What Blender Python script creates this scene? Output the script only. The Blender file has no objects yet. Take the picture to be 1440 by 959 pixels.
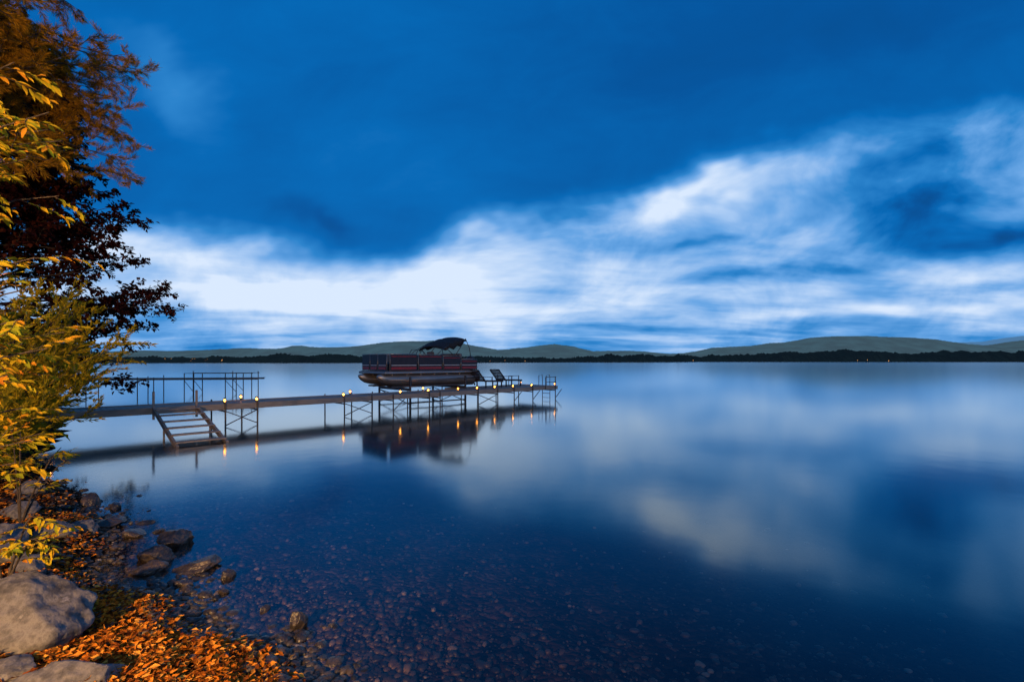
import bpy, bmesh, math, random
import numpy as np
from mathutils import Vector, noise, Matrix
random.seed(7)
R = np.random.default_rng(11)
scene = bpy.context.scene
scene.view_settings.view_transform = 'Standard'
scene.view_settings.look = 'None'
scene.view_settings.exposure = 0

# ------------------------------------------------------------ materials
def newmat(name):
    m = bpy.data.materials.new(name); m.use_nodes = True
    nt = m.node_tree; nt.nodes.clear()
    return m, nt, nt.nodes, nt.links
def ramp(N, stops, interp='LINEAR'):
    r = N.new('ShaderNodeValToRGB'); cr = r.color_ramp; cr.interpolation = interp
    while len(cr.elements) > 1: cr.elements.remove(cr.elements[0])
    cr.elements[0].position = stops[0][0]; cr.elements[0].color = (*stops[0][1], 1)
    for p, c in stops[1:]:
        e = cr.elements.new(p); e.color = (*c, 1)
    return r
def surf_mat(name, stops, scale=4, rough=0.7, metal=0, bump=0.3, detail=8, stretch=(1,1,1), bscale=None, coat=0):
    m, nt, N, L = newmat(name)
    out = N.new('ShaderNodeOutputMaterial'); b = N.new('ShaderNodeBsdfPrincipled')
    tc = N.new('ShaderNodeTexCoord'); mp = N.new('ShaderNodeMapping'); mp.inputs['Scale'].default_value = stretch
    L.new(tc.outputs['Object'], mp.inputs[0])
    n = N.new('ShaderNodeTexNoise'); n.inputs['Scale'].default_value = scale; n.inputs['Detail'].default_value = detail
    n.inputs['Roughness'].default_value = 0.65
    L.new(mp.outputs[0], n.inputs['Vector'])
    r = ramp(N, stops); L.new(n.outputs[0], r.inputs[0]); L.new(r.outputs[0], b.inputs['Base Color'])
    b.inputs['Roughness'].default_value = rough; b.inputs['Metallic'].default_value = metal
    b.inputs['Coat Weight'].default_value = coat
    if bump:
        n2 = N.new('ShaderNodeTexNoise'); n2.inputs['Scale'].default_value = bscale or scale*3; n2.inputs['Detail'].default_value = 6
        L.new(mp.outputs[0], n2.inputs['Vector'])
        bp = N.new('ShaderNodeBump'); bp.inputs['Strength'].default_value = bump; bp.inputs['Distance'].default_value = 0.02
        L.new(n2.outputs[0], bp.inputs['Height']); L.new(bp.outputs[0], b.inputs['Normal'])
    L.new(b.outputs[0], out.inputs[0])
    return m
def leaf_mat(name, stops, trans=0.35):
    m, nt, N, L = newmat(name)
    out = N.new('ShaderNodeOutputMaterial'); b = N.new('ShaderNodeBsdfDiffuse')
    g = N.new('ShaderNodeNewGeometry'); r = ramp(N, stops)
    L.new(g.outputs['Random Per Island'], r.inputs[0])
    L.new(r.outputs[0], b.inputs[0])
    t = N.new('ShaderNodeBsdfTranslucent'); L.new(r.outputs[0], t.inputs[0])
    ms = N.new('ShaderNodeMixShader'); ms.inputs[0].default_value = trans
    L.new(b.outputs[0], ms.inputs[1]); L.new(t.outputs[0], ms.inputs[2]); L.new(ms.outputs[0], out.inputs[0])
    return m
def emit_mat(name, col, s):
    m, nt, N, L = newmat(name)
    out = N.new('ShaderNodeOutputMaterial'); e = N.new('ShaderNodeEmission')
    e.inputs[0].default_value = (*col, 1); e.inputs[1].default_value = s
    L.new(e.outputs[0], out.inputs[0]); return m

M_wood = surf_mat('weathered_wood', [(0.3,(0.14,0.11,0.085)),(0.55,(0.26,0.21,0.165)),(0.75,(0.38,0.32,0.26))], scale=6, stretch=(1,12,1), bump=0.4)
M_beam = surf_mat('dock_beam_wood', [(0.3,(0.15,0.12,0.095)),(0.6,(0.28,0.235,0.19)),(0.8,(0.38,0.33,0.27))], scale=5, stretch=(0.6,8,8), bump=0.4)
M_steel = surf_mat('galvanised_steel', [(0.3,(0.04,0.035,0.033)),(0.7,(0.10,0.085,0.08))], scale=10, rough=0.5, metal=0.4, bump=0.1)
M_alu = surf_mat('brushed_aluminium', [(0.3,(0.22,0.19,0.17)),(0.7,(0.40,0.36,0.33))], scale=6, rough=0.42, metal=0.7, bump=0.05, stretch=(0.3,3,3))
M_black = surf_mat('black_panel', [(0.3,(0.012,0.008,0.009)),(0.7,(0.026,0.016,0.018))], scale=6, rough=0.5, bump=0.0)
M_canvas = surf_mat('black_canvas', [(0.3,(0.006,0.006,0.007)),(0.7,(0.018,0.018,0.02))], scale=14, rough=0.9, bump=0.5)
M_red = surf_mat('red_paint', [(0.3,(0.18,0.010,0.010)),(0.7,(0.28,0.014,0.014))], scale=4, rough=0.4, bump=0.0)
M_white = surf_mat('white_trim', [(0.3,(0.4,0.38,0.36)),(0.7,(0.55,0.52,0.5))], scale=4, rough=0.4, bump=0.0)
M_vinyl = surf_mat('grey_vinyl', [(0.3,(0.10,0.07,0.06)),(0.7,(0.17,0.12,0.10))], scale=8, rough=0.5, bump=0.2)
M_bark = surf_mat('bark', [(0.3,(0.03,0.022,0.016)),(0.7,(0.10,0.075,0.055))], scale=8, rough=0.95, bump=0.8, stretch=(4,4,1))
M_rock = surf_mat('rock', [(0.30,(0.022,0.021,0.021)),(0.42,(0.07,0.068,0.068)),(0.52,(0.14,0.135,0.135)),(0.62,(0.065,0.063,0.062)),(0.72,(0.25,0.24,0.24))], scale=6, rough=0.85, bump=1.0, bscale=16)
M_wet = surf_mat('wet_rock', [(0.25,(0.010,0.009,0.008)),(0.5,(0.036,0.029,0.024)),(0.75,(0.11,0.08,0.058))], scale=9, rough=0.3, bump=0.9, bscale=28)
M_bulb = emit_mat('warm_bulb', (1.0,0.32,0.035), 20)
M_town = emit_mat('town_light', (1.0,0.42,0.12), 1.8)
M_maple = leaf_mat('maroon_leaves', [(0,(0.014,0.006,0.008)),(0.5,(0.034,0.010,0.011)),(0.85,(0.07,0.018,0.014)),(1,(0.14,0.04,0.02))], 0.2)
M_pine = leaf_mat('pine_needles', [(0,(0.12,0.08,0.01)),(0.5,(0.38,0.19,0.015)),(1,(0.62,0.32,0.02))], 0.2)
M_yellow = leaf_mat('yellow_leaves', [(0,(0.16,0.22,0.02)),(0.3,(0.42,0.36,0.02)),(0.8,(0.62,0.38,0.02)),(1,(0.55,0.20,0.02))], 0.35)
M_willow = leaf_mat('willow_leaves', [(0,(0.18,0.16,0.012)),(0.5,(0.42,0.32,0.018)),(1,(0.62,0.42,0.02))], 0.35)
M_fallen = leaf_mat('dry_leaves', [(0,(0.08,0.02,0.008)),(0.35,(0.26,0.08,0.012)),(0.7,(0.54,0.175,0.015)),(1,(0.66,0.33,0.06))], 0.1)
def pebble_mat(name,k):
    m, nt, N, L = newmat(name)
    out = N.new('ShaderNodeOutputMaterial'); b = N.new('ShaderNodeBsdfPrincipled')
    g = N.new('ShaderNodeNewGeometry')
    st=[(0,(0.02,0.018,0.016)),(0.4,(0.06,0.052,0.044)),(0.75,(0.12,0.098,0.080)),(0.94,(0.20,0.14,0.09)),(1,(0.50,0.45,0.40))]
    r = ramp(N, [(p,tuple(min(c*k,.6) for c in q)) for p,q in st])
    L.new(g.outputs['Random Per Island'], r.inputs[0]); L.new(r.outputs[0], b.inputs['Base Color'])
    b.inputs['Roughness'].default_value = 0.5
    L.new(b.outputs[0], out.inputs[0]); return m
M_peb = pebble_mat('pebbles',.55)
M_peb2 = pebble_mat('brown_lakebed_pebbles',.36)

# ------------------------------------------------------------ mesh helpers
def obj(name, V, F, mat=None, parent=None, smooth=False, mats=None, mi=None):
    me = bpy.data.meshes.new(name)
    V = V.tolist() if hasattr(V,'tolist') else V
    F = F.tolist() if hasattr(F,'tolist') else F
    me.from_pydata(V, [], F)
    for m in (mats or [mat]): me.materials.append(m)
    if mi is not None: me.polygons.foreach_set('material_index', mi)
    if smooth: me.polygons.foreach_set('use_smooth', [True]*len(me.polygons))
    me.update()
    o = bpy.data.objects.new(name, me); scene.collection.objects.link(o)
    if parent: o.parent = parent
    return o
def empty(name, loc=(0,0,0), rz=0, sc=1):
    e = bpy.data.objects.new(name, None); e.location = loc; e.rotation_euler = (0,0,rz); e.scale=(sc,sc,sc)
    e.empty_display_size = 0.2
    scene.collection.objects.link(e); return e
class MB:
    def __init__(s): s.V=[]; s.F=[]
    def box(s, x0,x1,y0,y1,z0,z1):
        k=len(s.V)
        s.V += [(x0,y0,z0),(x1,y0,z0),(x1,y1,z0),(x0,y1,z0),(x0,y0,z1),(x1,y0,z1),(x1,y1,z1),(x0,y1,z1)]
        s.F += [[k+a for a in f] for f in ((0,3,2,1),(4,5,6,7),(0,1,5,4),(1,2,6,5),(2,3,7,6),(3,0,4,7))]
    def beam(s, a, b, w, h=None):
        h = h or w
        a=Vector(a); b=Vector(b); d=(b-a).normalized()
        up = Vector((0,0,1)) if abs(d.z)<0.95 else Vector((1,0,0))
        sd = d.cross(up).normalized(); u = sd.cross(d)
        k=len(s.V)
        for p in (a,b):
            for i,j in ((-1,-1),(1,-1),(1,1),(-1,1)):
                s.V.append(tuple(p+sd*(i*w/2)+u*(j*h/2)))
        s.F += [[k+q for q in f] for f in ((0,1,2,3),(7,6,5,4),(0,4,5,1),(1,5,6,2),(2,6,7,3),(3,7,4,0))]
    def tube(s, pts, rad, n=6, cap=True):
        k=len(s.V); pts=[Vector(p) for p in pts]
        if not hasattr(rad,'__len__'): rad=[rad]*len(pts)
        ref=None
        for i,p in enumerate(pts):
            d=(pts[min(i+1,len(pts)-1)]-pts[max(i-1,0)])
            if d.length<1e-9: d=Vector((0,0,1))
            d.normalize()
            if ref is None:
                ref = Vector((0,0,1)) if abs(d.z)<0.9 else Vector((1,0,0))
            sd=d.cross(ref)
            if sd.length<1e-4: sd=d.cross(Vector((0.3,0.9,0.1)))
            sd.normalize(); u=sd.cross(d)
            for j in range(n):
                a=2*math.pi*j/n
                s.V.append(tuple(p+(sd*math.cos(a)+u*math.sin(a))*rad[i]))
        for i in range(len(pts)-1):
            for j in range(n):
                s.F.append([k+i*n+j, k+i*n+(j+1)%n, k+(i+1)*n+(j+1)%n, k+(i+1)*n+j])
        if cap:
            s.F.append([k+j for j in range(n)][::-1]); s.F.append([k+(len(pts)-1)*n+j for j in range(n)])
    def make(s, name, mat, parent=None, smooth=False, bevel=0):
        o=obj(name, s.V, s.F, mat, parent, smooth)
        if bevel:
            b=o.modifiers.new('bevel','BEVEL'); b.width=bevel; b.segments=2
        return o

# ------------------------------------------------------------ terrain
shore = np.array([(-6000,4000),(-400,300),(-150,120),(-60,52),(-34,33),(-20,21),(-13.5,14.3),(-11,11.3),(-9.1,9.5),(-7.5,8.1),(-6.2,7.1),(-5.35,6.45),
 (-4.7,5.7),(-4.3,5.1),(-3.75,4.75),(-3.1,4.4),(-2.6,4.15),(-2.3,3.85),(-1.85,3.7),(-1.55,3.4),(-1.1,3.0),(-.3,2.2),(1,1.2),(4,.2),(12,-2),(60,-15),(400,-60),(6000,-900)],float)
poly = np.vstack([shore, [(6000,-6000),(-6000,-6000)]])
def sdist(x,y):
    x=np.asarray(x,float); y=np.asarray(y,float)
    d=np.full(x.shape,1e12)
    for a,b in zip(shore[:-1],shore[1:]):
        ab=b-a; t=((x-a[0])*ab[0]+(y-a[1])*ab[1])/(ab@ab); t=np.clip(t,0,1)
        d=np.minimum(d,(x-a[0]-t*ab[0])**2+(y-a[1]-t*ab[1])**2)
    ins=np.zeros(x.shape,bool)
    for i in range(len(poly)):
        a=poly[i]; b=poly[(i+1)%len(poly)]
        c=((a[1]>y)!=(b[1]>y))
        with np.errstate(divide='ignore',invalid='ignore'):
            xi=(b[0]-a[0])*(y-a[1])/(b[1]-a[1])+a[0]
        ins ^= (c & (x<xi))
    return np.where(ins,1,-1)*np.sqrt(d)
def gz(x,y):
    x=np.asarray(x,float); y=np.asarray(y,float)
    wob = 0.10*np.sin(x*3.1+1.3*np.sin(y*2.3))+0.07*np.sin(y*5.3+x*2.1)+0.04*np.sin(x*11+y*7)
    s=sdist(x,y)+wob
    near=np.exp(-np.clip(np.hypot(x,y)-20,0,400)/60)
    n=(0.03*np.sin(x*4.1+y*1.7)+0.02*np.sin(x*7.7-y*6.3+1)+0.012*np.sin(x*17+y*13)+0.010*np.sin(x*23-y*19))*near
    land=0.30*(1-np.exp(-np.clip(s,0,None)/1.1))+0.07*np.clip(s,0,14)+n*np.clip(s*3,0,1)
    bed=-np.minimum(0.085*np.clip(-s,0,None),3.0)+0.4*n*np.clip(-s*3,0,1)
    return np.where(s>0,land,bed)
def axis(lo,hi,step,far_lo,far_hi):
    a=np.arange(lo,hi,step)
    def ext(start,end):
        out=[];p=start;st=step
        while abs(p-start)<abs(end-start):
            st*=1.25; p=p+np.sign(end-start)*st; out.append(p)
        return out
    return np.array(ext(a[0],far_lo)[::-1]+a.tolist()+ext(a[-1],far_hi))
xs=axis(-10,3,0.07,-7000,7000); ys=axis(1.5,12,0.07,-3000,9000)
X,Y=np.meshgrid(xs,ys); Z=gz(X,Y)
nx,ny=len(xs),len(ys)
idx=np.arange(nx*ny).reshape(ny,nx)
F=np.stack([idx[:-1,:-1],idx[:-1,1:],idx[1:,1:],idx[1:,:-1]],-1).reshape(-1,4)
def ground_mat():
    m, nt, N, L = newmat('shore_gravel_ground')
    out=N.new('ShaderNodeOutputMaterial'); b=N.new('ShaderNodeBsdfDiffuse')
    g=N.new('ShaderNodeNewGeometry')
    v=N.new('ShaderNodeTexVoronoi'); v.inputs['Scale'].default_value=18
    nz=N.new('ShaderNodeTexNoise'); nz.inputs['Scale'].default_value=3; nz.inputs['Detail'].default_value=5
    vm=N.new('ShaderNodeVectorMath'); vm.operation='ADD'
    L.new(g.outputs['Position'],nz.inputs['Vector'])
    sc=N.new('ShaderNodeVectorMath'); sc.operation='SCALE'; sc.inputs['Scale'].default_value=0.15
    L.new(nz.outputs['Color'],sc.inputs[0]); L.new(g.outputs['Position'],vm.inputs[0]); L.new(sc.outputs[0],vm.inputs[1])
    L.new(vm.outputs[0],v.inputs['Vector'])
    sep=N.new('ShaderNodeSeparateColor'); L.new(v.outputs['Color'],sep.inputs[0])
    r=ramp(N,[(0,(0.012,0.008,0.006)),(0.5,(0.032,0.022,0.017)),(0.85,(0.055,0.038,0.029)),(1,(0.11,0.08,0.065))])
    L.new(sep.outputs[0],r.inputs[0])
    r2=ramp(N,[(0.35,(0.3,0.3,0.3)),(0.65,(1.2,1.1,1.0))]); L.new(nz.outputs[0],r2.inputs[0])
    mx=N.new('ShaderNodeMix'); mx.data_type='RGBA'; mx.blend_type='MULTIPLY'; mx.inputs[0].default_value=1
    L.new(r.outputs[0],mx.inputs[6]); L.new(r2.outputs[0],mx.inputs[7])
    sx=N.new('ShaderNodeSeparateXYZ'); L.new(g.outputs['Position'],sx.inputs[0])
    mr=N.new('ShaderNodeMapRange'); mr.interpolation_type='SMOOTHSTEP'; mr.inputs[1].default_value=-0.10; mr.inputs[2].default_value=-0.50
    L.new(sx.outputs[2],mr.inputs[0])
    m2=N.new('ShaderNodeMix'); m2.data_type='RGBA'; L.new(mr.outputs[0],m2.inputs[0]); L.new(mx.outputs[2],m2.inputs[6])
    m2.inputs[7].default_value=(0.007,0.0065,0.006,1)  # bed colour darkens with depth, painting in the light absorbed by the water
    L.new(m2.outputs[2],b.inputs[0])
    bp=N.new('ShaderNodeBump'); bp.inputs['Strength'].default_value=0.8; bp.inputs['Distance'].default_value=0.03; bp.invert=True
    L.new(v.outputs['Distance'],bp.inputs['Height']); L.new(bp.outputs[0],b.inputs['Normal'])
    L.new(b.outputs[0],out.inputs[0]); return m
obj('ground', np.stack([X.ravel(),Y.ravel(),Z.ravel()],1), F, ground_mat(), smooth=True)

# water: Schlick reflectance, the same from above and below
def water_mat():
    m, nt, N, L = newmat('lake_water')
    out=N.new('ShaderNodeOutputMaterial')
    g=N.new('ShaderNodeNewGeometry'); n=N.new('ShaderNodeTexNoise'); n.inputs['Scale'].default_value=1.2; n.inputs['Detail'].default_value=2
    L.new(g.outputs['Position'],n.inputs['Vector'])
    bp=N.new('ShaderNodeBump'); bp.inputs['Strength'].default_value=0.05; bp.inputs['Distance'].default_value=0.03
    L.new(n.outputs[0],bp.inputs['Height'])
    dt=N.new('ShaderNodeVectorMath'); dt.operation='DOT_PRODUCT'; L.new(g.outputs['Incoming'],dt.inputs[0]); L.new(g.outputs['Normal'],dt.inputs[1])
    def M(op,a,b=None,c=None):
        q=N.new('ShaderNodeMath'); q.operation=op
        for i,v in enumerate((a,b,c)):
            if v is None: continue
            if isinstance(v,(int,float)): q.inputs[i].default_value=v
            else: L.new(v,q.inputs[i])
        return q.outputs[0]
    F_=M('MULTIPLY_ADD',M('POWER',M('SUBTRACT',1.0,M('ABSOLUTE',dt.outputs['Value'])),3.6),.975,.025)
    gl=N.new('ShaderNodeBsdfGlossy'); gl.inputs['Color'].default_value=(0.80,0.90,0.96,1); gl.inputs['Roughness'].default_value=0.095
    L.new(bp.outputs[0],gl.inputs['Normal'])
    # tannin-tinted lake water
    tr=N.new('ShaderNodeBsdfTransparent'); tr.inputs[0].default_value=(0.84,0.74,0.64,1)
    ms=N.new('ShaderNodeMixShader'); L.new(F_,ms.inputs[0]); L.new(tr.outputs[0],ms.inputs[1]); L.new(gl.outputs[0],ms.inputs[2])
    L.new(ms.outputs[0],out.inputs[0]); return m
obj('lake_water', [(-7000,-3000,0),(7000,-3000,0),(7000,9000,0),(-7000,9000,0)], [(0,1,2,3)], water_mat())

# ------------------------------------------------------------ pebbles / rocks
def icos(sub):
    bm=bmesh.new(); bmesh.ops.create_icosphere(bm,subdivisions=sub,radius=1)
    V=np.array([v.co[:] for v in bm.verts]); F=np.array([[v.index for v in f.verts] for f in bm.faces]); bm.free(); return V,F
def pebbles(name, px, py, size, zoff=0.0, sub=2, mat=None, jt=.13):
    V0,F0=icos(sub); n=len(px)
    a=R.uniform(0,6.28,n); sx=size*R.uniform(.7,1.3,n); sy=size*R.uniform(.6,1.1,n); sz=size*R.uniform(.35,.7,n)
    jit=1+jt*R.standard_normal((n,len(V0)))
    v=V0[None]*jit[...,None]
    x=v[...,0]*sx[:,None]; y=v[...,1]*sy[:,None]; z=v[...,2]*sz[:,None]
    c,s=np.cos(a)[:,None],np.sin(a)[:,None]
    P=np.stack([x*c-y*s+px[:,None], x*s+y*c+py[:,None], z+(gz(px,py)+zoff)[:,None]+sz[:,None]*.3],-1).reshape(-1,3)
    Fs=(F0[None]+(np.arange(n)*len(V0))[:,None,None]).reshape(-1,3)
    return obj(name,P,Fs,mat or M_peb,smooth=True)
def cand(n,u0,u1,d0,d1):
    Yc=1/R.uniform(1/d1,1/d0,n); Xc=R.uniform(u0,u1,n)*Yc; return Xc,Yc
x,y=cand(26000,-1.15,-0.2,2.4,11); s=sdist(x,y)
k=R.uniform(0,1,len(x))<np.exp(-((s-0.0)/np.where(s>0,.55,.6))**2)
x,y=x[k],y[k]; pebbles('gravel',x,y,0.010+0.020*R.uniform(0,1,len(x))**3*1.6)
x,y=cand(20000,-0.9,0.9,2.6,9); s=sdist(x,y); k=(s<-.2)&(R.uniform(0,1,len(x))<np.exp(s/1.7)*1.1)
x,y=x[k],y[k]; pebbles('lakebed_pebbles',x,y,0.008+0.035*R.uniform(0,1,len(x))**4,mat=M_peb2)
x,y=cand(1000,-1.0,-.36,3.0,9); s=sdist(x,y); k=np.abs(s+.05)<.25
x,y=x[k],y[k]; pebbles('shore_stones',x,y,0.025+0.05*R.uniform(0,1,len(x))**2,mat=M_wet,jt=.10)

def rock(name, x,y,w,d,h,sink=.25,mat=M_rock,rot=None,z=None):
    V,F=icos(5); n=random.random()*100
    dirs=R.standard_normal((16,3)); dirs/=np.linalg.norm(dirs,axis=1)[:,None]
    for q in dirs:
        c=R.uniform(.58,.88); t=V@q; m=t>c; V[m]-=np.outer((t[m]-c)*0.95,q)
    for i in range(len(V)):
        p=Vector(V[i]); V[i]*=1+0.10*noise.fractal(p*1.5+Vector((n,0,0)),1,2,4)+0.05*noise.fractal(p*5+Vector((n,0,0)),1,2,4)
    V*=np.array([w/2,d/2,h/2])/0.85
    o=obj(name,V,F,mat,smooth=True)
    zz=float(gz(np.array([x]),np.array([y]))[0]) if z is None else z
    o.location=(x,y,max(zz,-.12)+h*(0.5-sink)); o.rotation_euler=(random.uniform(-.15,.15),random.uniform(-.15,.15),random.uniform(0,6) if rot is None else rot)
    return o
for (x,y,w,d,h) in [(-4.07,5.82,.34,.28,.26),(-3.95,5.38,.36,.26,.22),(-3.83,5.07,.32,.22,.14),(-5.36,6.39,.42,.3,.16),(-4.8,6.13,.3,.22,.13),
  (-4.6,6.28,.18,.14,.1),(-6.49,7.48,.3,.22,.2),(-5.95,7.25,.2,.16,.14),(-2.9,4.95,.14,.11,.13),(-1.78,4.0,.14,.10,.18),(-2.19,4.3,.10,.07,.12),
  (-6.1,7.9,.18,.14,.12),(-3.2,4.75,.13,.1,.07),(-2.75,4.6,.10,.08,.06),(-1.85,3.85,.10,.08,.05),(-5.0,6.6,.2,.15,.1),(-1.4,3.6,.12,.09,.05),(-1.2,3.3,.14,.1,.05),(-2.0,4.05,.12,.1,.06)]:
    rock('wet_rock',x,y,w,d,h,mat=M_wet,sink=.2)
rock('flat_rock',-3.35,5.15,.5,.26,.12,mat=M_wet,rot=.5,sink=.1)
for (x,y,w,d,h) in [(-3.55,3.5,.84,.62,.58),(-2.62,2.9,.60,.36,.24),(-3.15,3.0,.30,.26,.14),(-2.95,2.75,.34,.26,.14),(-5.3,5.6,.4,.34,.22),(-5.5,5.25,.45,.4,.3),(-5.0,4.75,.42,.35,.26),
   (-5.3,6.0,.30,.24,.16),(-6.3,6.2,.4,.3,.25),(-4.6,4.6,.30,.24,.18),(-7.3,7.3,.4,.3,.25)]:
    rock('boulder',x,y,w,d,h,sink=.3,rot=random.uniform(-.4,.4))

# ------------------------------------------------------------ foliage helpers
def unit(a): return a/np.maximum(np.linalg.norm(a,axis=-1,keepdims=True),1e-9)
def leaf_mesh(P,D,Nn,L,W,detailed=False):
    P=np.array(P);D=unit(np.array(D));Nn=np.array(Nn);n=len(P)
    S=unit(np.cross(D,Nn));Nn=np.cross(S,D)
    L=np.broadcast_to(L,(n,))[:,None];W=np.broadcast_to(W,(n,))[:,None]
    if not detailed:
        V=np.stack([P,P+D*.45*L+S*W/2+Nn*W*.15,P+D*L-Nn*L*.08,P+D*.45*L-S*W/2+Nn*W*.15],1).reshape(-1,3)
        F0=np.array([(0,1,2),(0,2,3)]);k=4
        return V,(F0[None]+(np.arange(n)*k)[:,None,None]).reshape(-1,3).tolist()
    rib=lambda f,dz:P+D*f*L-Nn*L*dz
    V=np.stack([P,rib(.15,0)+S*W*.3+Nn*W*.08,rib(.42,.01)+S*W*.5+Nn*W*.14,rib(.75,.06)+S*W*.3+Nn*W*.06,rib(1,.16),
        rib(.75,.06)-S*W*.3+Nn*W*.06,rib(.42,.01)-S*W*.5+Nn*W*.14,rib(.15,0)-S*W*.3+Nn*W*.08,rib(.15,0),rib(.42,.01),rib(.75,.06)],1).reshape(-1,3)
    F0=[(0,1,8),(1,2,9,8),(2,3,10,9),(3,4,10),(4,5,10),(5,6,9,10),(6,7,8,9),(7,0,8)]
    F=[[i*11+a for a in f] for i in range(n) for f in F0]
    return V,F
def grow(p,d,Lg,n,wig,sag):
    p=Vector(p);d=Vector(d).normalized();pts=[p.copy()]
    for i in range(n):
        d=(d+Vector((random.gauss(0,wig),random.gauss(0,wig),random.gauss(0,wig)+sag))).normalized()
        p=p+d*(Lg/n);pts.append(p.copy())
    return pts
def along(pts,f):
    q=f*(len(pts)-1);i=min(int(q),len(pts)-2);return pts[i].lerp(pts[i+1],q-i),(pts[i+1]-pts[i]).normalized()
def side(d,el=0.0):
    r=Vector((random.gauss(0,1),random.gauss(0,1),random.gauss(0,.45)));r=(r-d*r.dot(d)).normalized();return r

def tree(name,base,H,tr,prof,zlo,nl,az0,azw,up,sag,nsub,ntw,leaf,leafmat):
    e=empty(name)
    mb=MB();base=Vector(base)
    trunk=grow(base,(0,0,1),H,12,.03,.02)
    mb.tube(trunk,[tr*(1-.93*i/12) for i in range(13)],10)
    LP=[]
    for i in range(nl):
        f=zlo+(1-zlo)*((i+random.random())/nl)
        p,_=along(trunk,min(f,.99)); r=prof((p.z-base.z)/H)*random.uniform(.7,1.05)
        az=az0+random.uniform(-azw,azw)
        lim=grow(p,(math.cos(az),math.sin(az),up*random.uniform(.5,1.4)),r,7,.07,sag)
        mb.tube(lim,[max(tr*.25*(1-f*.6)*(1-.9*j/7),.006) for j in range(8)],5)
        for j in range(nsub):
            g=.22+.78*(j+random.random())/nsub
            q,dq=along(lim,min(g,.99))
            sb=grow(q,dq*.8+side(dq)*.8,r*.24*(1.25-g)+.25,4,.12,sag*.5)
            mb.tube(sb,[.012*(1-.2*w) for w in range(5)],4,cap=False)
            for k2 in range(ntw):
                h=(k2+random.random())/ntw
                q2,d2=along(sb,min(h,.99))
                tw=grow(q2,d2*.8+side(d2)*.9,random.uniform(.18,.38),2,.15,sag*.5)
                mb.tube(tw,[.005,.004,.003],3,cap=False)
                LP.append((tw,(q2-base).length))
    mb.make('trunk_and_limbs',M_bark,e,True)
    P,D,Nn,Lg,Wd=leaf(LP)
    V,F=leaf_mesh(P,D,Nn,Lg,Wd)
    obj('foliage',V,F,leafmat,e)
    return e
def broad(nper,L,W):
    def f(LP):
        P=[];D=[];Nn=[]
        for tw,_ in LP:
            for i in range(nper):
                p,d=along(tw,random.uniform(.05,1)); s_=side(d)
                P.append(p+Vector((random.gauss(0,.03),random.gauss(0,.03),random.gauss(0,.03))));D.append(d*.5+s_+Vector((0,0,-.25)));Nn.append((random.gauss(0,.45),random.gauss(0,.45),1))
        n=len(P);return P,D,Nn,L*R.uniform(.6,1.2,n),W*R.uniform(.6,1.2,n)
    return f
def needles(nper,L,W):
    def f(LP):
        P=[];D=[];Nn=[]
        for tw,_ in LP:
            for i in range(nper):
                p,d=along(tw,random.uniform(.05,1)); s_=side(d)
                P.append(p);D.append(d*1.0+s_*.8+Vector((0,0,.15)));Nn.append((random.gauss(0,1),random.gauss(0,1),random.gauss(0,1)))
        n=len(P);return P,D,Nn,L*R.uniform(.7,1.1,n),np.full(n,W)
    return f
def gzf(x,y): return float(gz(np.array([x]),np.array([y]))[0])

# maroon maple
tree('maple_tree',(-15.2,13.2,gzf(-15.2,13.2)-.1),10.6,.24,
     lambda t: np.interp(t,[0,.1,.25,.35,.5,.65,.8,1],[3.2,4.1,4.8,4.6,3.9,3.2,2.4,1.2]),.08,115,-.45,1.2,.20,.006,9,5,broad(17,.14,.10),M_maple)
# pine, overhead
tree('pine_tree',(-12.2,8.8,gzf(-12.2,8.8)-.1),14.5,.26,
     lambda t: np.interp(t,[0,.35,.45,.55,.7,1],[2.8,3.3,3.9,4.5,4.1,1.0]),.42,92,-.2,1.0,.02,-.010,10,6,needles(60,.14,.008),M_pine)

# willow-like bush
def bush(name,c,rad,h,nst,mat):
    e=empty(name);mb=MB();P=[];D=[];Nn=[]
    z0=gzf(c[0],c[1])
    for i in range(nst):
        az=random.uniform(0,6.28);r=rad*math.sqrt(random.random());b=Vector((c[0]+math.cos(az)*r*.25,c[1]+math.sin(az)*r*.25,z0-.05))
        d=Vector((math.cos(az)*r/rad*.8,math.sin(az)*r/rad*.8,.45+1.0*random.random()))
        Ls=h*random.uniform(.6,1.0)
        st=grow(b,d,Ls,7,.06,-.01); mb.tube(st,[.014*(1-.12*j) for j in range(8)],4,cap=False)
        for j in range(16):
            q,dq=along(st,.12+.87*random.random()); tw=grow(q,dq+side(dq)*.6,random.uniform(.25,.5),3,.08,-.01)
            mb.tube(tw,[.004,.003,.003,.002],3,cap=False)
            for k in range(36):
                p,dd=along(tw,random.random());P.append(p);D.append(dd+side(dd)*.6);Nn.append((random.gauss(0,1),random.gauss(0,1),1))
    mb.make('stems',M_bark,e,True)
    n=len(P);V,F=leaf_mesh(P,D,Nn,.10*R.uniform(.6,1.2,n),np.full(n,.024)); obj('foliage',V,F,mat,e)
bush('willow_bush',(-10.5,8.9),1.8,3.8,160,M_willow)
bush('willow_bush',(-8.8,7.5),.9,1.7,50,M_willow)

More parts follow.
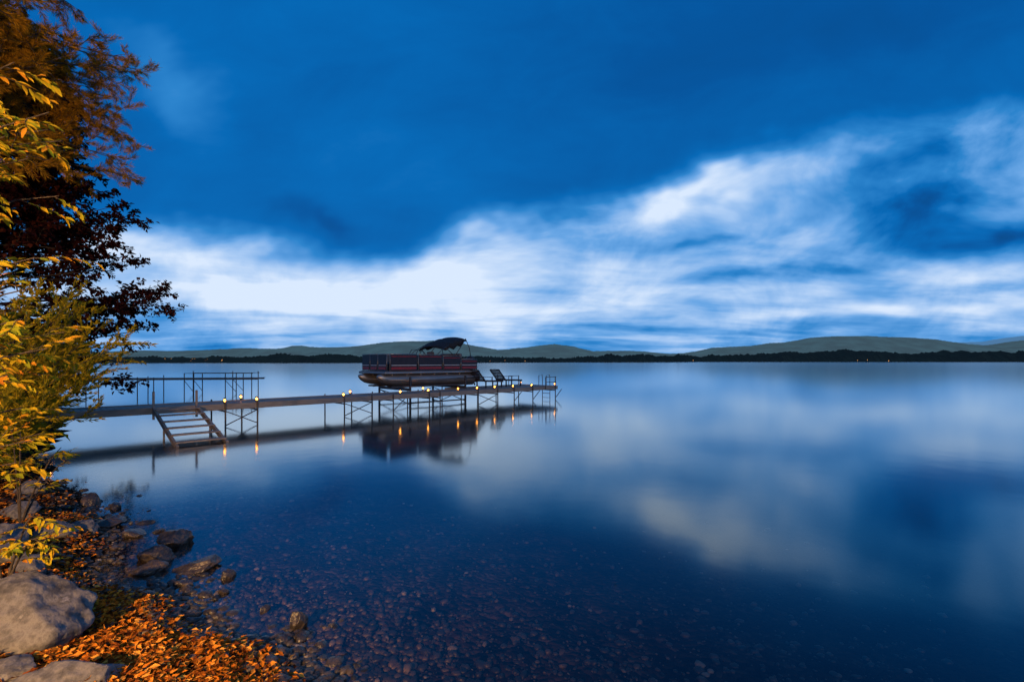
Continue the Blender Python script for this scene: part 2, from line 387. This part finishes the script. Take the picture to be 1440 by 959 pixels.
# ash sapling near left edge: compound leaves
def sprays(name,root,tips,trunk_h,nper=16,spread=.35,L=.11,W=.042,lat=5):
    e=empty(name);mb=MB();P=[];D=[];Nn=[];root=Vector(root)
    if trunk_h: 
        tk=grow(root,(0,0,1),trunk_h,8,.04,.02);mb.tube(tk,[.05*(1-.1*j) for j in range(9)],7)
    for t in tips:
        t=Vector(t)
        st=root+Vector((0,0,max(t.z-root.z-.7,0.0))) if trunk_h else root
        mid=st.lerp(t,.5)+Vector((0,0,.12))
        pts=[st,st.lerp(mid,.5)+Vector((0,0,.04)),mid,mid.lerp(t,.5)+Vector((0,0,.05)),t]
        mb.tube(pts,[.012,.010,.008,.006,.004],5,cap=False)
        for i in range(lat):
            q,dq=along(pts,.3+.7*(i+random.random())/lat*.99)
            sd=side(dq); r=grow(q,dq*.7+sd*.8+Vector((0,0,.1)),spread*random.uniform(.6,1.1),5,.08,-.09)
            mb.tube(r,[.004,.003,.003,.002,.002,.002],4,cap=False)
            for j in range(nper//2):
                f=.15+.85*j/(nper/2-1)
                p,d=along(r,min(f,.99)); s_=d.cross(Vector((0,0,1)))
                if s_.length<.01: s_=Vector((1,0,0))
                s_.normalize()
                for sg in (-1,1):
                    if random.random()<.12: continue
                    P.append(p);D.append(d*.7+s_*sg*.8+Vector((random.gauss(0,.22),random.gauss(0,.22),random.gauss(-.25,.22))));Nn.append((random.gauss(0,.4),random.gauss(0,.4)-.4,1))
    mb.make('branches',M_bark,e,True)
    n=len(P);V,F=leaf_mesh(P,D,Nn,L*R.uniform(.55,1.15,n),W*R.uniform(.6,1.1,n),True); obj('foliage',V,F,M_yellow,e)
tips=[(-3.35,3.5,4.0),(-3.5,3.4,4.3),(-3.7,3.7,3.75),(-3.45,3.5,2.95),(-3.55,3.6,2.75),(-3.5,3.45,2.5),(-3.55,3.7,2.3),(-3.65,3.5,2.1),(-3.65,3.6,1.85),(-3.65,3.7,1.6)]
for i in range(20): tips.append((random.uniform(-4.35,-3.8),random.uniform(3.6,4.3),random.uniform(1.4,2.9)))
for i in range(8): tips.append((random.uniform(-4.3,-3.75),random.uniform(3.6,4.3),random.uniform(3.6,4.2)))
sprays('ash_sapling',(-5.0,3.8,gzf(-5.0,3.8)-.05),tips,4.6,L=.10,W=.038)
sprays('leafy_shrub',(-4.15,3.95,gzf(-4.15,3.95)),[(-3.62,3.7,.85),(-3.7,3.75,1.02),(-3.75,3.8,.75),(-3.9,3.6,.9)],0,14,.25,.085,.03,4)
sprays('leafy_shrub',(-5.9,5.8,gzf(-5.9,5.8)),[(-5.5,5.9,1.15),(-5.7,5.6,1.3),(-5.9,5.7,1.4),(-5.6,6.1,.95),(-6.1,6.0,1.35)],0,14,.3,.09,.032,5)

# fallen leaves
x,y=cand(52000,-1.25,-0.25,2.3,12); s=sdist(x,y)
dens=np.clip((s+.02)/.3,0,1)*(.35+.65*(np.sin(x*2.3+y*1.1)*np.sin(y*2.9-x)>-.5))
k=(R.uniform(0,1,len(x))<dens*.95)&(gz(x,y)>.005)
x,y=x[k],y[k]; n=len(x)
a=R.uniform(0,6.28,n)
V,F=leaf_mesh(np.stack([x,y,gz(x,y)+R.uniform(.008,.05,n)],1),np.stack([np.cos(a),np.sin(a),R.normal(0,.3,n)],1),
   np.stack([R.normal(0,.5,n),R.normal(0,.5,n),np.ones(n)],1),R.uniform(.03,.07,n),R.uniform(.018,.038,n))
obj('fallen_leaves',V,F,M_fallen)

# ------------------------------------------------------------ dock (modelled at 3/4 size, then set out full size on the lake)
ang=math.atan2(.70,.71)
ca,sa=math.cos(ang),math.sin(ang)
S=1.336; BX,BY,BZ=-12.70,13.50,-.74
def place(t,o_,z): return (BX+S*(t*ca-o_*sa), BY+S*(t*sa+o_*ca), BZ+S*z)
dock=empty('wooden_dock',(BX,BY,BZ),ang,S)
DZ=1.10
mb=MB();t=-1.2
while t<16.1:
    w=.105;wd=1.2 if t<11.6 else 2.1
    mb.box(t,t+w,-.0+random.uniform(-.008,.008),wd+random.uniform(-.008,.008),DZ-.035,DZ+random.uniform(-.003,.003)); t+=w+.010
mb.make('deck_boards',M_wood,dock)
mb=MB()
mb.box(-1.2,16.1,-.045,-.012,DZ-.13,DZ+.02); mb.box(-1.2,11.55,1.215,1.25,DZ-.13,DZ+.02); mb.box(11.6,16.1,2.115,2.15,DZ-.13,DZ+.02)
mb.box(16.11,16.15,-.04,2.14,DZ-.13,DZ+.02); mb.box(-1.2,16.0,.55,.6,DZ-.12,DZ-.04)
mb.make('side_beams',M_beam,dock)
mb=MB();frames=[(3.1,3.85,1),(6.25,7.15,1),(7.9,None,0),(9.3,9.75,0),(11.5,12.5,1),(13.4,None,0),(14.5,None,0),(15.95,None,0)]
for a,b,br in frames:
    wd=1.29 if a<11.4 else 2.19
    for q in (a,b):
        if q is None: continue
        for o_ in (-.075,wd): mb.tube([(q,o_,-1.4),(q,o_,DZ+(.06 if q<15.5 else .42))],.021,8)
        mb.beam((q,-.06,DZ-.17),(q,wd-.02,DZ-.17),.035)
    if br:
        mb.beam((a,-.10,DZ-.16),(b,-.10,.58),.022); mb.beam((b,-.10,DZ-.16),(a,-.10,.58),.022)
    elif b is None: mb.beam((a,-.1,.62),(a+.40,-.1,DZ-.14),.022)
mb.make('support_posts',M_steel,dock)
mb=MB()
for (x0,x1,y_) in [(15.3,16.0,-.08),(15.3,16.0,2.2)]:
    for h in (.2,.42): mb.tube([(x0,y_,DZ+h),(x1,y_,DZ+h)],.014,6)
    mb.tube([(x0,y_,DZ-.1),(x0,y_,DZ+.42)],.016,6)
for y_ in (.5,.95):
    mb.tube([(16.0,y_,DZ),(16.0,y_,DZ+.45),(16.22,y_,DZ+.5),(16.25,y_,DZ+.3),(16.25,y_,-.1)],.015,6)
for h in range(5): mb.tube([(16.25,.5,DZ-.15-.2*h),(16.25,.95,DZ-.15-.2*h)],.013,6)
for q in (12.4,14.6): mb.tube([(q,2.2,DZ-.1),(q,2.2,DZ+.5)],.016,6)
mb.make('end_railing_and_ladder',M_steel,dock)
# long sloping steps running off the dock's side down into the shallows
w0,w1=1.62,2.47
mb=MB(); by,bz=-2.75,.52
for w_ in (w0,w1):
    mb.beam((w_,-.08,DZ-.0),(w_,by,bz),.05,.10)
    mb.beam((w_,-.1,DZ-.25),(w_,-.1,DZ+.40),.045)
    mb.beam((w_,by+.05,bz+.03),(w_,by+.05,-.2),.045)
    mb.beam((w_,by*.5,(DZ+bz)/2-.06),(w_,by*.5,-.2),.035)
for i in range(6):
    f=(i+.7)/6.1; y_=-.08+(by+.08)*f; z_=DZ+(bz-DZ)*f+.045
    mb.box(w0-.01,w1+.01,y_-.085,y_+.085,z_,z_+.03)
mb.make('steps',M_wood,dock,bevel=.004)

# dock lamps
V1,F1=icos(1)
def dock_lamp(t,o_,z=DZ+.02):
    e=empty('dock_lamp',place(t,o_,z),0,1.1)
    mb=MB(); mb.tube([(0,0,0),(0,0,.05)],.03,10); mb.tube([(0,0,.05),(0,0,.06)],.045,10); mb.tube([(0,0,.15),(0,0,.165),(0,0,.19)],[.05,.04,.01],10)
    for a in range(4): mb.tube([(.04*math.cos(a*1.57),.04*math.sin(a*1.57),.055),(.04*math.cos(a*1.57),.04*math.sin(a*1.57),.155)],.004,4)
    mb.make('lantern_body',M_black,e)
    obj('bulb',V1*np.array([.034,.034,.044])+np.array([0,0,.105]),F1,M_bulb,e,True)
for t_,o_ in [(-.1,.1),(3.1,.0),(3.85,.0),(3.8,1.2),(6.25,.0),(7.05,1.2),(8.2,0.0),(9.3,.0),(9.9,1.2),(10.6,0),(11.5,0),(12.4,0),(13.4,0),(14.5,0),(16.0,0),(16.0,2.1)]:
    dock_lamp(t_,o_)

# lounge chairs
def lounge(t,o_):
    ch=empty('lounge_chair',place(t,o_,DZ),ang,1.25)
    mb=MB()
    for y_ in (0,.6):
        mb.beam((.35,y_,.30),(1.5,y_,.26),.04,.06); mb.beam((.42,y_,.30),(-.02,y_,.78),.04,.05)
        for x_ in (.45,1.4): mb.beam((x_,y_,0),(x_,y_,.28),.045)
        mb.beam((.2,y_,.48),(.85,y_,.47),.06,.025); mb.beam((.82,y_,.28),(.82,y_,.46),.035)
    for i in range(12): x_=.4+.095*i; mb.box(x_,x_+.07,.0,.6,.318-.003*i,.335-.003*i)
    for i in range(7):
        f=i/6; x_=.40-.42*f; z_=.34+.44*f; mb.beam((x_,-.01,z_),(x_,.61,z_),.02,.06)
    mb.make('frame_and_slats',M_black,ch)
lounge(12.5,1.1); lounge(13.9,1.35)

# ------------------------------------------------------------ pontoon boat
bt,bo=8.6,1.55
boat=empty('pontoon_boat',place(bt,bo,1.30),ang,S)
BL=4.35;BW=2.0
mb=MB()
for y_ in (.30,BW-.30):
    prof=[(-.22,.36,.02),(-.18,.345,.07),(-.08,.31,.13),(.08,.26,.18),(.28,.235,.205),(.5,.22,.22),(BL-.1,.22,.22),(BL+.12,.23,.205)]
    mb.tube([(a,y_,b) for a,b,c in prof],[c for a,b,c in prof],20)
    for x_ in np.arange(.3,BL,.62): mb.box(x_,x_+.05,y_-.17,y_+.17,.36,.435)
    mb.box(.1,BL,y_-.235,y_-.215,.19,.24)
mb.make('pontoons',M_alu,boat,True)
mb=MB(); mb.box(-.05,BL+.05,0,BW,.44,.52); mb.make('deck_frame',M_alu,boat,bevel=.02)
mb=MB(); mb.box(0,BL,.03,BW-.03,.524,.54); mb.make('deck_carpet',M_vinyl,boat)
mb=MB();rd=MB();al=MB();wh=MB()
def panel(x0,x1,y_,h,sg):
    mb.box(x0,x1,y_-.015,y_+.015,.56,h)
    f=lambda b,z0,z1,t:b.box(x0+.04,x1-.04,min(y_+sg*.0165,y_+sg*t),max(y_+sg*.0165,y_+sg*t),z0,z1)
    f(rd,.60,.69,.024); f(wh,.74,.765,.022); f(rd,h-.08,h-.045,.022)
    for x_ in (x0,x1): al.tube([(x_,y_,.54),(x_,y_,h+.02)],.012,6)
    al.tube([(x0,y_,h+.02),(x1,y_,h+.02)],.012,6)
for y_,sg in ((.04,-1),(BW-.04,1)):
    panel(.16,1.3,y_,1.14,sg); panel(1.36,2.45,y_,1.14,sg); panel(2.51,3.35,y_,1.10,sg); panel(3.41,4.25,y_,.96,sg)
for (y0,y1) in ((.10,.70),(.74,1.28),(1.32,BW-.10)):
    mb.box(.05,.08,y0,y1,.56,1.14)
    for y_ in (y0,y1): al.tube([(.065,y_,.54),(.065,y_,1.16)],.012,6)
    al.tube([(.065,y0,1.16),(.065,y1,1.16)],.012,6); rd.box(.036,.046,y0+.05,y1-.05,.60,.69); wh.box(.038,.046,y0+.05,y1-.05,.74,.765)
al.tube([(.16,.04,1.16),(.09,.06,1.16),(.065,.10,1.16)],.012,6); al.tube([(.16,BW-.04,1.16),(.09,BW-.06,1.16),(.065,BW-.10,1.16)],.012,6)
mb.box(4.22,4.25,.1,BW-.1,.56,.96)
mb.make('fence_panels',M_black,boat); rd.make('red_stripe',M_red,boat); wh.make('pinstripe',M_white,boat); al.make('rails',M_alu,boat,True)
mb=MB()
for y0,y1,yb0,yb1 in ((.08,.6,.08,.2),(BW-.6,BW-.08,BW-.2,BW-.08)):
    mb.box(.35,1.35,y0,y1,.55,.85); mb.box(.35,1.35,yb0,yb1,.855,1.18)
    mb.box(2.9,3.55,y0,y1,.55,.85)
mb.box(3.6,4.15,.12,BW-.12,.55,1.02); mb.box(3.55,3.68,.3,BW-.3,1.025,1.22)
mb.box(2.7,2.95,1.3,1.75,.55,.9);mb.box(2.9,3.0,1.3,1.75,.905,1.3)
mb.make('seats',M_vinyl,boat,bevel=.04)
mb=MB(); mb.box(2.05,2.45,1.25,1.85,.55,1.16); mb.make('helm_console',M_black,boat,bevel=.05)
mb=MB(); mb.beam((2.08,1.3,1.18),(2.2,1.3,1.38),.02); mb.beam((2.08,1.8,1.18),(2.2,1.8,1.38),.02); mb.beam((2.2,1.3,1.38),(2.2,1.8,1.38),.02)
tor=[(2.52+.03*math.cos(a),1.55+.17*math.sin(a),1.15+.17*math.cos(a)) for a in np.linspace(0,6.283,17)]; mb.tube(tor,.014,6,False)
mb.make('steering_wheel_and_windscreen_frame',M_black,boat)
# bimini: partly folded, tilted canvas on bows
nxs,nys=14,14; cx0,cx1=2.6,3.75
V=[];F=[]
for lay in (0,1):
    for i in range(nxs+1):
        for j in range(nys+1):
            u=i/nxs;v=j/nys
            edge=abs(2*v-1)**3
            z=1.50+.34*u+.08*(1-edge*1.6)+.05*math.sin(u*math.pi)+.022*math.cos(u*math.pi*7)-.08*max(0,(.15-u)/.15)
            th=.18*(.3+math.sin(u*math.pi))+.03*math.sin(u*19+v*7)
            V.append((cx0+(cx1-cx0)*u+.02*math.sin(v*9),.12+(BW-.24)*v,z-(th if lay else 0)))
n1=(nxs+1)*(nys+1);q=lambda l,i,j:l*n1+i*(nys+1)+j
for i in range(nxs):
    for j in range(nys):
        F.append([q(0,i,j),q(0,i+1,j),q(0,i+1,j+1),q(0,i,j+1)]);F.append([q(1,i,j),q(1,i,j+1),q(1,i+1,j+1),q(1,i+1,j)])
for i in range(nxs):
    F.append([q(0,i,0),q(1,i,0),q(1,i+1,0),q(0,i+1,0)]);F.append([q(0,i,nys),q(0,i+1,nys),q(1,i+1,nys),q(1,i,nys)])
for j in range(nys):
    F.append([q(0,0,j),q(0,0,j+1),q(1,0,j+1),q(1,0,j)]);F.append([q(0,nxs,j),q(1,nxs,j),q(1,nxs,j+1),q(0,nxs,j+1)])
obj('bimini_canopy',V,F,M_canvas,boat,True)
mb=MB()
for y_ in (.06,BW-.06):
    iy=.06 if y_<1 else -.06
    mb.tube([(3.1,y_,1.1),(2.66,y_+iy,1.47)],.015,6); mb.tube([(2.2,y_,1.12),(2.42,y_,1.32),(2.85,y_+iy,1.56)],.013,6)
    mb.tube([(3.1,y_,1.1),(3.7,y_+iy,1.80)],.015,6); mb.tube([(3.95,y_,1.0),(3.86,y_,1.45),(3.7,y_+iy,1.84)],.015,6)
mb.make('bimini_frame',M_steel,boat,True)
# outboard
mb=MB(); mb.tube([(4.67,BW/2,.58),(4.68,BW/2,.7),(4.69,BW/2,.95),(4.71,BW/2,1.08),(4.73,BW/2,1.13)],[.14,.2,.2,.15,.05],14)
mb.box(4.59,4.73,BW/2-.05,BW/2+.05,-.05,.6); mb.box(4.53,4.91,BW/2-.1,BW/2+.1,.12,.14)
mb.tube([(4.47,BW/2,-.02),(4.6,BW/2,-.02),(4.8,BW/2,-.02),(4.89,BW/2,-.02)],[.01,.05,.05,.03],10)
for a in range(3):
    c_=math.cos(a*2.09);s_=math.sin(a*2.09); mb.beam((4.87,BW/2,-.02),(4.9,BW/2+.14*c_,-.02+.14*s_),.02,.07)
mb.box(4.35,4.61,BW/2-.12,BW/2+.12,.45,.62)
mb.make('outboard_motor',M_black,boat,bevel=.01)

# lift under boat
lift=empty('boat_lift',place(bt,bo,0),ang,S)
mb=MB()
for x_ in (.9,3.5):
    for y_ in (-.12,BW+.12):
        mb.beam((x_,y_,-1.4),(x_,y_,1.62),.06)
    mb.beam((x_,-.12,1.16),(x_,BW+.12,1.16),.08,.10)
    mb.beam((x_,-.12,.6),(x_,BW+.12,1.08),.026); mb.beam((x_,-.12,1.08),(x_,BW+.12,.6),.026)
for y_ in (-.12,BW+.12):
    mb.beam((.9,y_,.66),(3.5,y_,.66),.045); mb.beam((.9,y_,1.08),(2.2,y_,.66),.024); mb.beam((3.5,y_,1.08),(2.2,y_,.66),.024)
for y_ in (.14,.46,BW-.46,BW-.14): mb.beam((.3,y_,1.26),(4.1,y_,1.26),.07,.06)
mb.make('lift_frame',M_steel,lift)

# second dock farther along the shore
d2=empty('wooden_dock',(-28.5,32.0,0),math.radians(8))
mb=MB();t=-6
while t<11: mb.box(t,t+.14,0,1.1,1.02,1.06); t+=.16
mb.make('deck_boards',M_wood,d2)
mb=MB()
for q_ in (-5,-2,.3,3.4,4.4,6.3,6.9,8.9,9.6,10.6):
    top=1.1 if q_<6 else 1.35
    for y_ in (-.04,1.14): mb.tube([(q_,y_,-1.8),(q_,y_,top+random.uniform(0,.2))],.03,6)
for y_ in (-.06,1.16):
    mb.beam((-6,y_,.98),(11,y_,.98),.05,.10); mb.beam((6.3,y_,1.38),(10.7,y_,1.38),.035); mb.beam((6.3,y_,.9),(6.9,y_,.1),.03); mb.beam((8.9,y_,.9),(9.6,y_,.1),.03)
mb.make('posts_and_rails',M_steel,d2)

# ------------------------------------------------------------ distant shore
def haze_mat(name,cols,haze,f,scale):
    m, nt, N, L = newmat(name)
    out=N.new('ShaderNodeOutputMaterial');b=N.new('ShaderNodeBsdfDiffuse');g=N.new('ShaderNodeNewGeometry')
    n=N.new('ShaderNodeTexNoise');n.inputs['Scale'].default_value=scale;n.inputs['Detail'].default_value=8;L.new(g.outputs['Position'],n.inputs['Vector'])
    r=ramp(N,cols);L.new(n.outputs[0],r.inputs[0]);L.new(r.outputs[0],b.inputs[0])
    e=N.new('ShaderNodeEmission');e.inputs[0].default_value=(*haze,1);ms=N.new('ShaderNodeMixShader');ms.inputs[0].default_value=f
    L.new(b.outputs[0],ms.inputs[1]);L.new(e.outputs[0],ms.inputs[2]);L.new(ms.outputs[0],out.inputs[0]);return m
def ridge(name,prof,Yr,front,mat,rough,step):
    px=[p[0] for p in prof];pz=[p[1] for p in prof]
    xs=np.arange(px[0],px[-1],step);V=[];rows=[0,.25,.5,.75,1,1.3]
    for f in rows:
        for x in xs:
            h=np.interp(x,px,pz); n=noise.fractal(Vector((x/500,f*3,Yr)),1,2,5)*rough+noise.noise(Vector((x/step/1.3,f*9,1)))*rough*.25
            k=math.sin(min(f,1)*math.pi/2)
            V.append((x,Yr-front*(1-f),(h+n)*k if f<1.2 else -5))
    n=len(xs);F=[[r*n+i,r*n+i+1,(r+1)*n+i+1,(r+1)*n+i] for r in range(len(rows)-1) for i in range(n-1)]
    return obj(name,V,F,mat,smooth=True)
k=4000/680
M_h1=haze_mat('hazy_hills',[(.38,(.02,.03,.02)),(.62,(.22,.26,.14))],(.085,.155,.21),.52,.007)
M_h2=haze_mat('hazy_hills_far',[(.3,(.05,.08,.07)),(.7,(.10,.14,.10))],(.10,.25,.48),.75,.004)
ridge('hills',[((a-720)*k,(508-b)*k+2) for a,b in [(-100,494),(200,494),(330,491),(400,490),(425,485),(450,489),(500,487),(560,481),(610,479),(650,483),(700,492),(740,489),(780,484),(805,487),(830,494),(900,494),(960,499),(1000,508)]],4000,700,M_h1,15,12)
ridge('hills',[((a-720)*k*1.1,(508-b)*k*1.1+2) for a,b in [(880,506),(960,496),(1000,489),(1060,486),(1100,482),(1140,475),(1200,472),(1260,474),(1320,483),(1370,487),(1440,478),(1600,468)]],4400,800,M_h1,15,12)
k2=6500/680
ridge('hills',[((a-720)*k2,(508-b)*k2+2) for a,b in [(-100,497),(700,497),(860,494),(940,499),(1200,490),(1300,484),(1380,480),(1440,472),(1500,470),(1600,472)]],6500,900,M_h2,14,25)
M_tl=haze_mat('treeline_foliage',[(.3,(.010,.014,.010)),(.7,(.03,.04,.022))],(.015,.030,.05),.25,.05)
def treeline(name,pts,step,hj):
    px=[p[0] for p in pts];V=[];F=[]
    xs=np.arange(px[0],px[-1],step);n=len(xs);nr=7
    for r in range(nr):
        for x in xs:
            Yb=np.interp(x,px,[p[1] for p in pts]);h=np.interp(x,px,[p[2] for p in pts]);sc=Yb/600
            f=r/(nr-1)
            z=0 if r==0 else (h*(.45+.55*f)+hj*sc*(random.random()**2*.6-.3)+hj*sc*1.3*noise.noise(Vector((x/40,f*4,3)))+hj*sc*1.2*noise.noise(Vector((x/190,1,7))))
            V.append((x+random.uniform(-.3,.3)*step,Yb+f*60*sc+random.uniform(-3,3),max(z,0) if r else -1))
    F=[[r*n+i,r*n+i+1,(r+1)*n+i+1,(r+1)*n+i] for r in range(nr-1) for i in range(n-1)]
    return obj(name,V,F,M_tl)
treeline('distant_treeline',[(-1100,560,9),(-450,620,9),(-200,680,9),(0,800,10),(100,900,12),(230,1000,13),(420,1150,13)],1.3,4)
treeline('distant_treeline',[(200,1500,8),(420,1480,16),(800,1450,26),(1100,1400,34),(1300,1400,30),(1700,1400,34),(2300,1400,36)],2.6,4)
V0,F0=icos(1);VV=[];FF=[]
for i in range(46):
    u=random.choice([random.uniform(-.75,.1),random.uniform(-.75,1.1),random.gauss(-.55,.08)])
    Yb=np.interp(u,[-1,0,.3],[570,790,1330]);r=random.uniform(.25,.55)*Yb/700;z=random.uniform(1.5,6)
    kk=len(V0)*i; VV+= (V0*r+np.array([u*Yb,Yb-6,z])).tolist(); FF+=(F0+kk).tolist()
obj('distant_shore_lights',VV,FF,M_town)

# ------------------------------------------------------------ world sky
w=bpy.data.worlds.new('World');scene.world=w;w.use_nodes=True;nt=w.node_tree;N=nt.nodes;L=nt.links;N.clear()
out=N.new('ShaderNodeOutputWorld');bg=N.new('ShaderNodeBackground')
sky=N.new('ShaderNodeTexSky');sky.sky_type='NISHITA';sky.sun_disc=False;sky.sun_elevation=math.radians(8);sky.sun_rotation=math.radians(170)
def M(op,a,b=None,c=None):
    n=N.new('ShaderNodeMath');n.operation=op
    for i,v in enumerate((a,b,c)):
        if v is None: continue
        if isinstance(v,(int,float)): n.inputs[i].default_value=v
        else: L.new(v,n.inputs[i])
    return n.outputs[0]
tc=N.new('ShaderNodeTexCoord');sx=N.new('ShaderNodeSeparateXYZ');L.new(tc.outputs['Generated'],sx.inputs[0])
X_,Y_,Z_=sx.outputs
Yc=M('MAXIMUM',M('ABSOLUTE',Y_),.08)
u0=M('DIVIDE',X_,Yc);v0=M('DIVIDE',M('ABSOLUTE',Z_),Yc)
zc=M('ADD',M('ABSOLUTE',Z_),.10)
cp=N.new('ShaderNodeCombineXYZ');L.new(M('DIVIDE',X_,zc),cp.inputs[0]);L.new(M('DIVIDE',Y_,zc),cp.inputs[1])
uv=N.new('ShaderNodeCombineXYZ');L.new(u0,uv.inputs[0]);L.new(v0,uv.inputs[1])
def nz(vec,scale,detail,rot=0,st=(1,1,1),rough=.55,dist=0):
    mp=N.new('ShaderNodeMapping');mp.vector_type='TEXTURE';mp.inputs['Rotation'].default_value=(0,0,rot);mp.inputs['Scale'].default_value=st
    L.new(vec,mp.inputs[0]);n=N.new('ShaderNodeTexNoise');n.noise_dimensions='2D';n.inputs['Scale'].default_value=scale;n.inputs['Detail'].default_value=detail
    n.inputs['Roughness'].default_value=rough;n.inputs['Distortion'].default_value=dist;L.new(mp.outputs[0],n.inputs['Vector']);return n
wn=nz(uv.outputs[0],3.6,4,math.radians(10),(1.5,1,1),.56)
wsep=N.new('ShaderNodeSeparateColor');L.new(wn.outputs['Color'],wsep.inputs[0])
u=M('ADD',u0,M('MULTIPLY',M('SUBTRACT',wsep.outputs[0],.5),.24))
v=M('ADD',v0,M('MULTIPLY',M('SUBTRACT',wsep.outputs[1],.5),M('MINIMUM',M('ADD',.03,M('MULTIPLY',v0,.5)),.20)))
wuv=N.new('ShaderNodeCombineXYZ');L.new(u,wuv.inputs[0]);L.new(v,wuv.inputs[1])
fc=N.new('ShaderNodeFloatCurve');cm=fc.mapping.curves[0]
pts=[(-1.5,.28),(-.84,.27),(-.62,.255),(-.41,.185),(-.235,.205),(-.03,.295),(.265,.36),(.82,.48),(1.5,.54)]
cp2=[((a+1.5)/3,b) for a,b in pts]
cm.points[0].location=cp2[0];cm.points[1].location=cp2[-1]
for p in cp2[1:-1]: cm.points.new(*p)
fc.mapping.update()
L.new(M('DIVIDE',M('ADD',u,1.5),3.0),fc.inputs['Value'])
mr=N.new('ShaderNodeMapRange');mr.interpolation_type='SMOOTHSTEP';mr.inputs[1].default_value=-.05;mr.inputs[2].default_value=.06
L.new(M('SUBTRACT',fc.outputs[0],v),mr.inputs[0])
B=M('MULTIPLY_ADD',mr.outputs[0],.38,.27)
blobs=[(-.62,.17,.34,.07,-8,.24),(-.35,.13,.45,.05,-4,.14),(0,.24,.22,.045,18,.30),(.38,.345,.14,.03,8,.38),(.55,.38,.25,.045,14,.10),
 (.15,.22,.30,.05,10,.16),(.1,.15,.8,.05,2,.20),(.75,.105,.45,.014,2,.22),(-.72,.57,.14,.05,-35,.18),
 (.86,.36,.22,.07,16,-.50),(1.02,.26,.22,.035,6,-.30),(-.41,.27,.09,.03,-25,-.12),(.7,.74,.6,.16,10,-.10),
 (.42,.255,.17,.014,6,-.20),(.55,.185,.3,.013,3,-.20),(.95,.15,.3,.015,3,-.16),(.0,.015,1.4,.025,0,-.06)]
for (a,b,su,sv,an,am) in blobs:
    mp=N.new('ShaderNodeMapping');mp.vector_type='TEXTURE';mp.inputs['Location'].default_value=(a,b,0);mp.inputs['Rotation'].default_value=(0,0,math.radians(an));mp.inputs['Scale'].default_value=(su,sv,1)
    L.new(wuv.outputs[0],mp.inputs[0]);dp=N.new('ShaderNodeVectorMath');dp.operation='DOT_PRODUCT';L.new(mp.outputs[0],dp.inputs[0]);L.new(mp.outputs[0],dp.inputs[1])
    B=M('MULTIPLY_ADD',M('EXPONENT',M('MULTIPLY',dp.outputs['Value'],-1.0)),am,B)
s1=nz(cp.outputs[0],1.2,4,math.radians(8),(1.8,1,1),.52,.2)
s2=nz(uv.outputs[0],7,5,math.radians(10),(1.9,1,1),.56,.3)
amp=M('MULTIPLY_ADD',mr.outputs[0],.60,.12)
B=M('ADD',B,M('MULTIPLY',M('SUBTRACT',s1.outputs[0],.5),amp))
B=M('ADD',B,M('MULTIPLY',M('SUBTRACT',s2.outputs[0],.5),M('MULTIPLY',amp,1.1)))
cr=ramp(N,[(0,(.002,.055,.20)),(.18,(.001,.09,.34)),(.3,(.001,.14,.47)),(.45,(.025,.23,.61)),(.62,(.14,.38,.78)),(.8,(.38,.58,.90)),(1.0,(.70,.82,1.0))])
L.new(B,cr.inputs[0])
sc=N.new('ShaderNodeVectorMath');sc.operation='SCALE';sc.inputs['Scale'].default_value=.001;L.new(sky.outputs[0],sc.inputs[0])
ad=N.new('ShaderNodeVectorMath');ad.operation='ADD';L.new(cr.outputs[0],ad.inputs[0]);L.new(sc.outputs[0],ad.inputs[1])
L.new(ad.outputs[0],bg.inputs[0]);bg.inputs[1].default_value=1.0;L.new(bg.outputs[0],out.inputs[0])

# ------------------------------------------------------------ lights
sun=bpy.data.lights.new('sun','SUN');sun.energy=.25;sun.angle=math.radians(15);sun.color=(1,.9,.8)
so=bpy.data.objects.new('sun',sun);so.rotation_euler=(math.radians(60),0,math.radians(35));scene.collection.objects.link(so)
# warm yard lamp behind the photographer that lights the shore foliage
fl=empty('yard_lamp',(-3.2,-3.5,0))
mb=MB();mb.tube([(0,0,0),(0,0,3.6)],.05,10);mb.tube([(0,0,3.6),(0,0,3.64),(0,0,3.7)],[.2,.2,.05],14);mb.make('post_and_hood',M_black,fl)
sp=bpy.data.lights.new('lamp_light','SPOT');sp.energy=11500;sp.color=(1,.54,.19);sp.spot_size=math.radians(124);sp.spot_blend=.7;sp.shadow_soft_size=.12
spo=bpy.data.objects.new('lamp_light',sp);spo.location=(0,0,3.5);spo.parent=fl;scene.collection.objects.link(spo)
d=Vector((-7.2,7.0,3.6))-Vector((-3.2,-3.5,3.5));spo.rotation_euler=d.to_track_quat('-Z','Y').to_euler()

# ------------------------------------------------------------ camera
cam=bpy.data.cameras.new('camera');co=bpy.data.objects.new('camera',cam);scene.collection.objects.link(co)
cam.lens=17;cam.sensor_width=36;cam.shift_y=.0198;cam.clip_end=20000;cam.clip_start=.05
co.location=(0,0,2.2);co.rotation_euler=(math.radians(90),0,0);scene.camera=co
